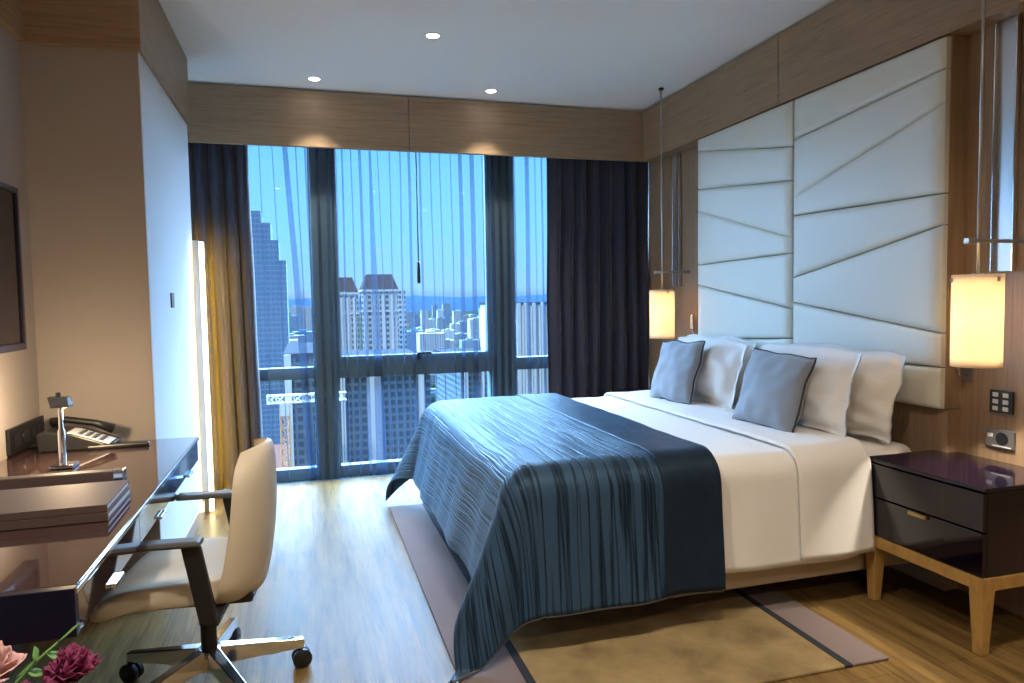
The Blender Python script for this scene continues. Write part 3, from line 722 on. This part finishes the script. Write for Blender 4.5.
# television
tv = empty('television', (-1.1, 2.5, 1.445), 'flat black wall television over the desk', 'television')
b = MB(); x0, x1 = .03, .08
for z0, z1, y0, y1 in ((-.30, -.272, -.58, .58), (.285, .305, -.58, .58), (-.272, .285, -.58, -.56), (-.272, .285, .56, .58)): b.box(x0, x1, y0, y1, z0, z1)
b.box(x0, .05, -.56, .56, -.272, .285); b.build('frame', M['tv_frame'], tv, bevel=.003)
MB().box(.05, .072, -.559, .559, -.271, .284).build('screen', M['screen'], tv)
MB().box(0, .03, -.2, .2, -.15, .15).build('wall_bracket', M['black'], tv)

# ------------------------------------------------------------------ office chair (front is local -x)
ch = empty('office_chair', (-.352, 2.535, 0), 'cream leather swivel chair with black armrests and chrome five-star base', 'chair', math.radians(-6))
def chair_seat():
    nu, nv = 21, 25; sec = [(-.27, .365, .018), (-.275, .395, .03), (-.255, .425, .045), (-.2, .445, .06), (-.1, .452, .075), (.0, .446, .08), (.1, .442, .08), (.17, .45, .08), (.2, .455, .07)]
    m = MB()
    prof = []
    # closed side profile, top then underside
    top = [(-.292, .36), (-.288, .380), (-.268, .405), (-.22, .425), (-.14, .438), (-.05, .442), (.05, .444), (.10, .446), (.135, .449)]
    bot = [(.145, .425), (.135, .385), (.10, .372), (.0, .37), (-.10, .372), (-.19, .37), (-.25, .345), (-.282, .345)]
    prof = top + bot; n = len(prof); K = 15
    for k in range(K):
        s = -1 + 2 * k / (K - 1)
        y0_ = .24 * math.copysign(abs(s) ** .75, s)
        e = (1 - abs(s) ** 5) ; sc = .80 + .20 * max(0, e) ** .5
        for (x, z) in prof:
            zc = .41; xc = -.04; y = y0_ * (1 - .16 * max(0, (x + .02) / .18))
            m.v.append((xc + (x - xc) * (.93 + .07 * max(0, e) ** .5), y, zc + (z - zc) * sc + (.012 * s * s if z > zc else 0)))
    for k in range(K - 1):
        for i in range(n):
            m.f.append((k * n + i, (k + 1) * n + i, (k + 1) * n + (i + 1) % n, k * n + (i + 1) % n))
    m.f.append(tuple(range(n))); m.f.append(tuple((K - 1) * n + i for i in range(n))[::-1])
    return m
chair_seat().build('seat', M['cream_seat'], ch, smooth=True, sub=1)
MB().box(-.14, .17, -.13, .13, .335, .372).build('seat_pan', M['black'], ch, bevel=.008)
def chair_back():
    m = MB(); nu, nv = 21, 25
    # centre line x(z), half width w(z), thickness
    zs = lin(.335, .845, nv)
    def cl(q): return .160 + .016 * math.sin(PI * min(1, q * 1.1)) + .056 * q
    def hw(q):
        w_ = .225 + .012 * math.sin(PI * q) - .03 * q
        if q > .72: w_ *= (1 - ((q - .72) / .28) ** 2.6 * .42)
        if q < .18: w_ *= (1 - ((.18 - q) / .18) ** 2.2 * .22)
        return w_
    def fn(sg):
        def g(i, j):
            u = -1 + 2 * i / (nu - 1); u = math.copysign(abs(u) ** .8, u); q = j / (nv - 1)
            y = hw(q) * u
            wrap = -.085 * abs(u) ** 2.2 * (1 - .25 * q)
            edge = max(0, 1 - abs(u) ** 6) ** .5 * max(0, 1 - abs(2 * q - 1) ** 10) ** .5
            t_ = (.030 - .008 * q) * (.25 + .75 * edge)
            return (cl(q) + wrap + sg * t_, y, zs[j] - (.02 * u * u if q > .5 else -.02 * u * u) * (2 * abs(q - .5)) ** 3)
        return g
    m.grid(nu, nv, fn(-1)); m.grid(nu, nv, fn(1))
    o = nu * nv; rim = [(i, 0) for i in range(nu)] + [(nu - 1, j) for j in range(1, nv)] + [(i, nv - 1) for i in range(nu - 2, -1, -1)] + [(0, j) for j in range(nv - 2, 0, -1)]
    idx = [i * nv + j for i, j in rim]; K = len(idx)
    m.f += [(idx[i], idx[(i + 1) % K], idx[(i + 1) % K] + o, idx[i] + o) for i in range(K)]
    return m
chair_back().build('backrest', M['cream_seat'], ch, smooth=True, sub=1)
for s in (-1, 1):
    y = .275 * s
    a = MB().hexa([(.045, y - .014, .345), (.10, y - .014, .335), (.10, y + .014, .335), (.045, y + .014, .345)], [(-.0, y - .012, .583), (.055, y - .012, .583), (.055, y + .012, .583), (-.0, y + .012, .583)])
    a.box(.04, .10, min(y, 0 + .1 * s), max(y, .1 * s), .335, .36)
    ar = a.build('armrest', M['black'], ch, bevel=.005)
    MB().box(-.16, .06, y - .03, y + .03, .584, .604).build('arm_pad', M['dark_grey'], ar, bevel=.009)
    MB().box(-.245, -.162, y - .026, y + .026, .582, .603).build('pad_tip', M['black'], ar, bevel=.009)
MB().lathe([(.026, .10), (.026, .34)], seg=18).build('gas_column', M['black'], ch, smooth='auto')
MB().lathe([(.02, .065), (.046, .075), (.048, .12), (.034, .135)], seg=20).build('hub', M['chrome'], ch, smooth='auto')
for k in range(5):
    a = math.radians(16 + 72 * k); c_, s_ = math.cos(a), math.sin(a)
    def P(r, w, z): return (r * c_ - w * s_, r * s_ + w * c_, z)
    MB().hexa([P(.035, -.026, .085), P(.31, -.016, .072), P(.31, .016, .072), P(.035, .026, .085)], [P(.035, -.020, .145), P(.31, -.013, .104), P(.31, .013, .104), P(.035, .020, .145)]).build('leg', M['chrome'], ch, bevel=.003)
    cst = empty('caster', (0, 0, 0), None, None); cst.parent = ch
    m = MB()
    for w in (-.0135, .0135):
        ring = []; n = 20
        pr = [(-.011, .0), (-.011, .026), (-.007, .0335), (.007, .0335), (.011, .026), (.011, .0)]
        vs_ = [];fs_ = []
        for i in range(n):
            q_ = 2 * PI * i / n
            for (ww, rr) in pr: vs_.append(P(.302 + rr * math.cos(q_), w + ww, .034 + rr * math.sin(q_)))
        for i in range(n):
            for j in range(5):
                a0 = i * 6 + j; b0 = ((i + 1) % n) * 6 + j; fs_.append((a0, b0, b0 + 1, a0 + 1))
        m.add(vs_, fs_)
    bpy.data.objects.remove(cst)
    m.tube([P(.302, -.026, .034), P(.302, .026, .034)], .005, 8).tube([P(.296, 0, .05), P(.296, 0, .075)], .009, 8)
    m.build('caster', M['black'], ch, smooth='auto')

# ------------------------------------------------------------------ flowers close to the camera, standing on a small side table
tb = empty('side_table', (-.40, .93, 0), 'small round side table just below the frame carrying the flower vase', 'table')
MB().lathe([(.17, .56), (.17, .58)], seg=30).build('table_top', M['desk_lacquer'], tb, bevel=.002)
MB().lathe([(.13, .0), (.13, .012), (.02, .02), (.018, .559)], seg=24).build('pedestal', M['steel'], tb, smooth='auto')
vs0 = MB().lathe([(.04, 0), (.055, .03), (.05, .09), (.035, .13), (.031, .13), (.045, .09), (.05, .03), (.03, .008)], seg=24).build('vase', M['vase'], None, smooth=True)
vs0.location = (-.40, .93, .581); tag(vs0, 'small clay vase holding the pink and magenta flowers', 'vase')
def bloom(name, label, loc, R_, n, mat, tilt, ruffle, cat='flower'):
    r = empty(name, loc, label, cat)
    rnd = random.Random(n)
    m = MB()
    for k in range(n):
        q = (k + .5) / n; az = k * 2.39996; open_ = .15 + 1.15 * q
        rr = R_ * (.25 + .75 * q); w = R_ * (.35 + .45 * q)
        def fn(i, j, az=az, open_=open_, rr=rr, w=w, k=k):
            s = -1 + 2 * i / 6; t_ = j / 6
            lat = w * s * math.sin(PI * min(1, .15 + .85 * t_) * .62) 
            rad = rr * math.sin(open_ * t_) * 1.0 - .15 * rr * s * s; zz = R_ * 1.25 * math.cos(open_ * .8 * t_) * t_ * (1.05 - .35 * q)
            rad += ruffle * R_ * math.sin(s * 9 + k) * t_ ** 2 ; zz += ruffle * R_ * math.cos(s * 11 + k * 2) * t_ ** 2
            return (rad * math.cos(az) - lat * math.sin(az), rad * math.sin(az) + lat * math.cos(az), zz)
        m.grid(7, 7, fn)
    m.build('petals', mat, r, smooth=True, solid=.0008)
    base = Vector((-.40, .93, .70)) - Vector(loc)
    MB().tube([(0, 0, .01), base * .5 + Vector((0, 0, .01)), base], .0025, 6).build('stem', M['leaf'], r, smooth=True)
    return r
bloom('rose', 'pale pink rose nearest the bottom left corner', (-.380, .975, .845), .040, 16, M['rose'], 0, .02)
bloom('carnation', 'ruffled magenta carnation, the taller one of the pair', (-.297, .985, .832), .033, 26, M['carnation'], 0, .16)
bloom('carnation', 'ruffled magenta carnation, the lower one beside the pink rose', (-.335, .94, .822), .027, 24, M['carnation'], 0, .16)
lf = empty('leaf_sprig', (-.365, 1.06, .806), 'small green leafy sprig rising behind the magenta carnations', 'leaves')
MB().tube([(-.07, -.12, -.125), (-.03, -.02, -.01), (.0, .0, .02), (.03, .0, .045)], .002, 6).build('stem', M['leaf'], lf, smooth=True)
for k, (x, z) in enumerate(((-.03, -.01), (-.02, .004), (-.008, .012), (.006, .02), (.016, .032), (.03, .044))):
    s = 1 if k % 2 else -1
    def fn(i, j, x=x, z=z, s=s):
        t_ = i / 6; w = .011 * math.sin(PI * t_); q = j - 1
        return (x + .024 * t_ * (1 if k % 3 else -.3), s * .010 * t_ + w * q, z + s * .012 * t_ + .006 * t_ + .002 * abs(q))
    MB().grid(7, 3, fn).build('leaf', M['leaf'], lf, smooth=True, solid=.0006)

# ------------------------------------------------------------------ the city outside (real size, far below)
GZ = -105
struct(MB().box(-5000, 6000, 60, 9000, GZ - 2, GZ).build('ground', M['ground']), 'city ground with greenery far below', 'ground')
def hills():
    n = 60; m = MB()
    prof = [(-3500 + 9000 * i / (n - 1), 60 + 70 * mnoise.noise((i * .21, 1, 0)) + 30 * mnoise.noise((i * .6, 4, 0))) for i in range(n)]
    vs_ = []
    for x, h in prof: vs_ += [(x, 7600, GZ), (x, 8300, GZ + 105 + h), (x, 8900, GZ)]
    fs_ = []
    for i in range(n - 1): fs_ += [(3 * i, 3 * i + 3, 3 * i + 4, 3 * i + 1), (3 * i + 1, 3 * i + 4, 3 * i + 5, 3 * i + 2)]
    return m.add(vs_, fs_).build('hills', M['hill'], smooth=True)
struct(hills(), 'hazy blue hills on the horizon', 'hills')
def B(px0, px1, y, ztop_ratio): pass
def tower(name, label, y, r0, r1, top, depth, mat, group=None, cat='building'):
    """r0, r1: x/y slopes of the sides; top in metres."""
    x0, x1 = r0 * y, r1 * y
    e = empty(name, ((x0 + x1) / 2, y, GZ), label, cat, group=group)
    MB().box(-(x1 - x0) / 2, (x1 - x0) / 2, 0, depth, 0, top - GZ).build('body', mat, e)
    return e, x1 - x0
# stepped skyscraper behind the left glass
e = empty('skyscraper', (-25, 520, GZ), 'tall pale stepped skyscraper behind the left sheer', 'building')
for x0, x1, t_ in ((-30, -3, 66 - GZ), (-3, 3, 58 - GZ), (3, 8, 46 - GZ), (8, 12.5, 32 - GZ)):
    MB().box(x0, x1, 0, 30, 0, t_).build('tier', M['fac_blue'], e)
# twin apartment towers with brown mansard roofs
def twin(x0, x1, y, top, label):
    w = x1 - x0; e = empty('apartment_tower', ((x0 + x1) / 2, y, GZ), label, 'building', group='apartment towers with brown mansard roofs')
    h = top - GZ; hw = w / 2
    MB().box(-hw, hw, 0, w, 0, h - 9).build('body', M['fac_white'], e)
    b = MB()
    for k in range(4):
        xx = -hw + w * (k + .1) / 4; b.box(xx, xx + w * .09, -1.2, 0, 0, h - 12)
    b.box(-hw - .6, hw + .6, -1.5, w + .6, h - 10.2, h - 9).box(-hw - .4, hw + .4, -1.4, w, h - 22, h - 21)
    b.build('pilasters', M['conc_white'], e)
    MB().hexa([(-hw - .3, -1, h - 9), (hw + .3, -1, h - 9), (hw + .3, w, h - 9), (-hw - .3, w, h - 9)], [(-hw + 3, 3, h), (hw - 3, 3, h), (hw - 3, w - 4, h), (-hw + 3, w - 4, h)]).build('roof', M['mansard'], e)
Yt = 430
twin(.036 * Yt, .0695 * Yt, Yt, 1.3 + .036 * Yt, 'white apartment tower with a brown mansard roof, the left one of the twins')
twin(.0735 * Yt, .122 * Yt, Yt - 10, 1.3 + .039 * Yt, 'wider white apartment tower with a brown mansard roof, right one of the twins')
tower('apartment_tower', 'white apartment tower with a flat top right of the mansard twins', Yt + 40, .118, .135, 1.3 + .018 * Yt, 20, M['fac_white'])
# dark gridded office block with white fins just below the window transoms
def finned(name, label, y, r0, r1, top, fins, mat, depth=40):
    e, w = tower(name, label, y, r0, r1, top, depth, mat)
    for (a, c) in fins:
        x0 = a * y - e.location.x; x1 = c * y - e.location.x
        MB().box(x0, x1, -1.2, .4, 0, top - GZ + .6).build('fin', M['conc_white'], e)
    MB().box(-w / 2 - .3, w / 2 + .3, -.5, depth, top - GZ, top - GZ + .8).build('parapet', M['flat_roof'], e)
    return e
Yn = 150
finned('office_block', 'dark gridded office tower with white corner fin behind the left glass', Yn - 4, -.030, .012, 1.3 - .070 * Yn, [(-.031, -.022)], M['fac_dark'])
finned('office_block', 'dark gridded office tower with white fins below the middle transom', Yn, .026, .168, 1.3 - .088 * Yn, [(.030, .037), (.042, .048), (.078, .097), (.150, .158)], M['fac_dark'])
finned('office_block', 'dark office tower with slim white fins left of the right window column', 190, .212, .275, 1.3 - .086 * 190, [(.217, .222), (.243, .246), (.252, .262)], M['fac_dark'])
finned('residential_tower', 'white striped high-rise behind the right glass', 200, .292, .352, 1.3 - .0065 * 200, [(.297, .303), (.309, .315), (.322, .326), (.335, .339)], M['fac_stripe'])
# podium and low roofs
e = empty('podium', (14, 215, GZ), 'low podium with a terracotta roof terrace at the foot of the towers', 'building')
MB().box(-30, 23, 0, 50, 0, 55).build('body', M['fac_tan'], e); MB().box(-30.5, 23.5, -.5, 50.5, 55, 56).build('roof', M['red_roof'], e)
# construction crane
cn = empty('tower_crane', (-.032 * 135, 135, GZ), 'orange and white tower crane on a site below the left window', 'crane')
def lattice(p0, p1, w, n, r):
    b = MB(); p0 = Vector(p0); p1 = Vector(p1); d = (p1 - p0)
    ax = [Vector((1, 0, 0)), Vector((0, 1, 0))] if abs(d.z) > abs(d.x) else [Vector((0, 1, 0)), Vector((0, 0, 1))]
    cs = [ax[0] * sx * w + ax[1] * s2 * w for sx, s2 in ((-1, -1), (1, -1), (1, 1), (-1, 1))]
    for c in cs: b.tube([p0 + c, p1 + c], r, 4)
    for k in range(n):
        a = p0 + d * k / n; c = p0 + d * (k + 1) / n
        for i in range(4): b.tube([a + cs[i], c + cs[(i + 1) % 4]], r * .7, 4); b.tube([a + cs[i], a + cs[(i + 1) % 4]], r * .7, 4)
    return b
lattice((0, 0, 0), (0, 0, 88), .8, 40, .14).build('mast', M['crane_orange'], cn)
lattice((-3, 0, 89), (11, 0, 89), .7, 9, .14).build('jib', M['crane_white'], cn)
MB().box(-.9, .9, -.9, .9, 86, 88.4).build('cab', M['crane_white'], cn)
# distant blocks
rnd = random.Random(21)
kinds = [('fac_white', 'small white city block in the hazy distance'), ('fac_grey', 'small grey city block in the hazy distance'), ('fac_tan', 'small tan city block in the hazy distance'), ('fac_blue', 'small bluish city block in the hazy distance')]
placed = []
def block(y, ratio, w, h, kind, roof=True):
    mn, lb = kinds[kind]
    o = MB().box(-w / 2, w / 2, 0, w * .8, 0, h).box(-w * .2, w * .15, w * .2, w * .5, h, h + 3).build('city_block', M[mn])
    o.location = (ratio * y, y, GZ); tag(o, lb, 'building', 'distant city blocks')
tries = 0
while len(placed) < 230 and tries < 9000:
    tries += 1
    y = rnd.uniform(640, 3800); ratio = rnd.choice((rnd.uniform(-.10, .02), rnd.uniform(.12, .30), rnd.uniform(.03, .40)))
    w = rnd.uniform(16, 42); x = ratio * y
    if any(abs(x - a) < (w + c) * .62 and abs(y - b_) < (w + c) * .6 for a, b_, c in placed): continue
    placed.append((x, y, w))
    h = rnd.choice((rnd.uniform(8, 26), rnd.uniform(8, 26), rnd.uniform(14, 50), rnd.uniform(40, 100 if y > 1400 else 66)))
    block(y, ratio, w, h, rnd.choice((0, 0, 0, 1, 1, 2, 3)))
# tree canopy, uncountable from this height
m = MB()
ico = []
for k in range(420):
    y = rnd.uniform(380, 1500); x = y * rnd.uniform(-.12, .34); r = rnd.uniform(4, 8)
    if any(abs(x - a) < c * .5 + r and -r < y - b_ < c * .8 + r for a, b_, c in placed): continue
    if any(a - r < x / y * 1.0 * y - 0 < c + r and b0 - r < y < b1 + r for a, c, b0, b1 in ((-60, -8, 516, 556), (14, 32, 428, 446), (29, 54, 416, 444), (54, 66, 468, 492))): continue
    n = 7
    pr = [(.2, 0), (.8, .25), (1, .6), (.75, 1), (.3, 1.25), (.02, 1.3)]
    m.lathe([(r * a * rnd.uniform(.85, 1.1), GZ + r * b_) for a, b_ in pr], x, y, n, cap=False)
tag(m.build('tree_canopy', M['tree'], smooth=True), 'scattered green tree tops across the city below', 'trees', None, 'stuff')

# ------------------------------------------------------------------ sky, sun and light
Wd = bpy.data.worlds.new('sky'); S.world = Wd; Wd.use_nodes = True
nt = Wd.node_tree; nt.nodes.clear()
def wn(t_): return nt.nodes.new(t_)
out = wn('ShaderNodeOutputWorld'); bg = wn('ShaderNodeBackground'); nt.links.new(bg.outputs[0], out.inputs[0])
tc = wn('ShaderNodeTexCoord'); sx = wn('ShaderNodeSeparateXYZ'); nt.links.new(tc.outputs['Generated'], sx.inputs[0])
rp = wn('ShaderNodeValToRGB'); el = rp.color_ramp
for _ in range(4): el.elements.new(.5)
SK = 1.0
for e_, (p, c) in zip(el.elements, ((.0, (.14, .24, .38, 1)), (.02, (.24, .45, .72, 1)), (.10, (.19, .48, .82, 1)), (.225, (.15, .44, .82, 1)), (.5, (.10, .28, .5, 1)), (1, (.12, .28, .45, 1)))):
    e_.position = p; e_.color = tuple(x * SK for x in c[:3]) + (1,)
nt.links.new(sx.outputs[2], rp.inputs[0])
# a few small clouds low in the sky
mp = wn('ShaderNodeMapping'); mp.inputs['Scale'].default_value = (5, 5, 16); nt.links.new(tc.outputs['Generated'], mp.inputs[0])
cn_ = wn('ShaderNodeTexNoise'); cn_.inputs['Scale'].default_value = 2.4; cn_.inputs['Detail'].default_value = 6; nt.links.new(mp.outputs[0], cn_.inputs['Vector'])
cr2 = wn('ShaderNodeValToRGB'); cr2.color_ramp.elements[0].position = .60; cr2.color_ramp.elements[1].position = .76
nt.links.new(cn_.outputs[0], cr2.inputs[0])
band = wn('ShaderNodeMapRange'); band.inputs[1].default_value = .13; band.inputs[2].default_value = .06; nt.links.new(sx.outputs[2], band.inputs[0])
mu = wn('ShaderNodeMath'); mu.operation = 'MULTIPLY'; nt.links.new(cr2.outputs[0], mu.inputs[0]); nt.links.new(band.outputs[0], mu.inputs[1])
mxw = wn('ShaderNodeMix'); mxw.data_type = 'RGBA'; nt.links.new(mu.outputs[0], mxw.inputs[0]); nt.links.new(rp.outputs[0], mxw.inputs[6]); mxw.inputs[7].default_value = (.42, .48, .55, 1)
# bright sky lobes added high up and to both sides to light the room
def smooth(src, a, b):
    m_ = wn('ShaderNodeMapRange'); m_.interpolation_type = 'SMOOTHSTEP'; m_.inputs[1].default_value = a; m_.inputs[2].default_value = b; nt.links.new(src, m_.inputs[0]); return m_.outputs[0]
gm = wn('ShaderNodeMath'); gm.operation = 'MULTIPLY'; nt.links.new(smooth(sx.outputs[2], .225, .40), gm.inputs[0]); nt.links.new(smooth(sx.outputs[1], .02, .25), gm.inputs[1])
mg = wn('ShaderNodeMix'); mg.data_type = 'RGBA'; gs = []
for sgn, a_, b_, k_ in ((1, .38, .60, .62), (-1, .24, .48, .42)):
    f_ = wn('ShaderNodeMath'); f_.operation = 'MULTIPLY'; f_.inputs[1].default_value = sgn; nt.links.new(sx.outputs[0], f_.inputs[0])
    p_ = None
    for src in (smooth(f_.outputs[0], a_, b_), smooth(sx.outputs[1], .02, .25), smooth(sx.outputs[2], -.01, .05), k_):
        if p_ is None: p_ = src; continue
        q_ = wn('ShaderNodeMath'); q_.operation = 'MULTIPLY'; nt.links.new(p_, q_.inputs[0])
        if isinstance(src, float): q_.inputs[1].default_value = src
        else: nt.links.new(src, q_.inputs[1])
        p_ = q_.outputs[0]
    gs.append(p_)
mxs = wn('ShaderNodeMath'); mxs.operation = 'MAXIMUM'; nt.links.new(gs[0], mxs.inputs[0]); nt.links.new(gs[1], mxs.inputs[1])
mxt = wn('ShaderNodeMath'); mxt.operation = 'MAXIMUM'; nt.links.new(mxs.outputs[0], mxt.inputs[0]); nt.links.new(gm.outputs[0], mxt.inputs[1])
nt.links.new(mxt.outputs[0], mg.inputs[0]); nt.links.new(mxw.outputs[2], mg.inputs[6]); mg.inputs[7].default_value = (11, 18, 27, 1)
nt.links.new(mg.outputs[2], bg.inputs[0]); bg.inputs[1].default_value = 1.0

sun = bpy.data.lights.new('sun', 'SUN'); sun.energy = 1.35; sun.angle = .01; sun.color = (1, .95, .88)
so_ = bpy.data.objects.new('sun', sun); COL.objects.link(so_)
so_.rotation_euler = (Vector((.35, .75, -.75))).to_track_quat('-Z', 'Y').to_euler()
# portal in the window opening guides sky light into the room
pl = bpy.data.lights.new('window_portal', 'AREA'); pl.shape = 'RECTANGLE'; pl.size = 4.2; pl.size_y = 2.55; pl.cycles.is_portal = True
po = bpy.data.objects.new('window_portal', pl); COL.objects.link(po); po.location = (.75, 5.62, 1.28); po.rotation_euler = (-PI / 2, 0, 0)

# ------------------------------------------------------------------ render look
vsn = S.view_settings; S.display_settings.display_device = 'sRGB'
vsn.view_transform = 'Standard'; vsn.look = 'None'; vsn.exposure = 1.25; vsn.gamma = 1; vsn.use_curve_mapping = False
cyc = S.cycles
cyc.use_denoising = True
try: cyc.denoiser = 'OPENIMAGEDENOISE'
except Exception: pass
cyc.transparent_max_bounces = 40; cyc.max_bounces = 10; cyc.diffuse_bounces = 5; cyc.glossy_bounces = 4; cyc.transmission_bounces = 6
cyc.sample_clamp_indirect = 6; cyc.caustics_reflective = False; cyc.caustics_refractive = False
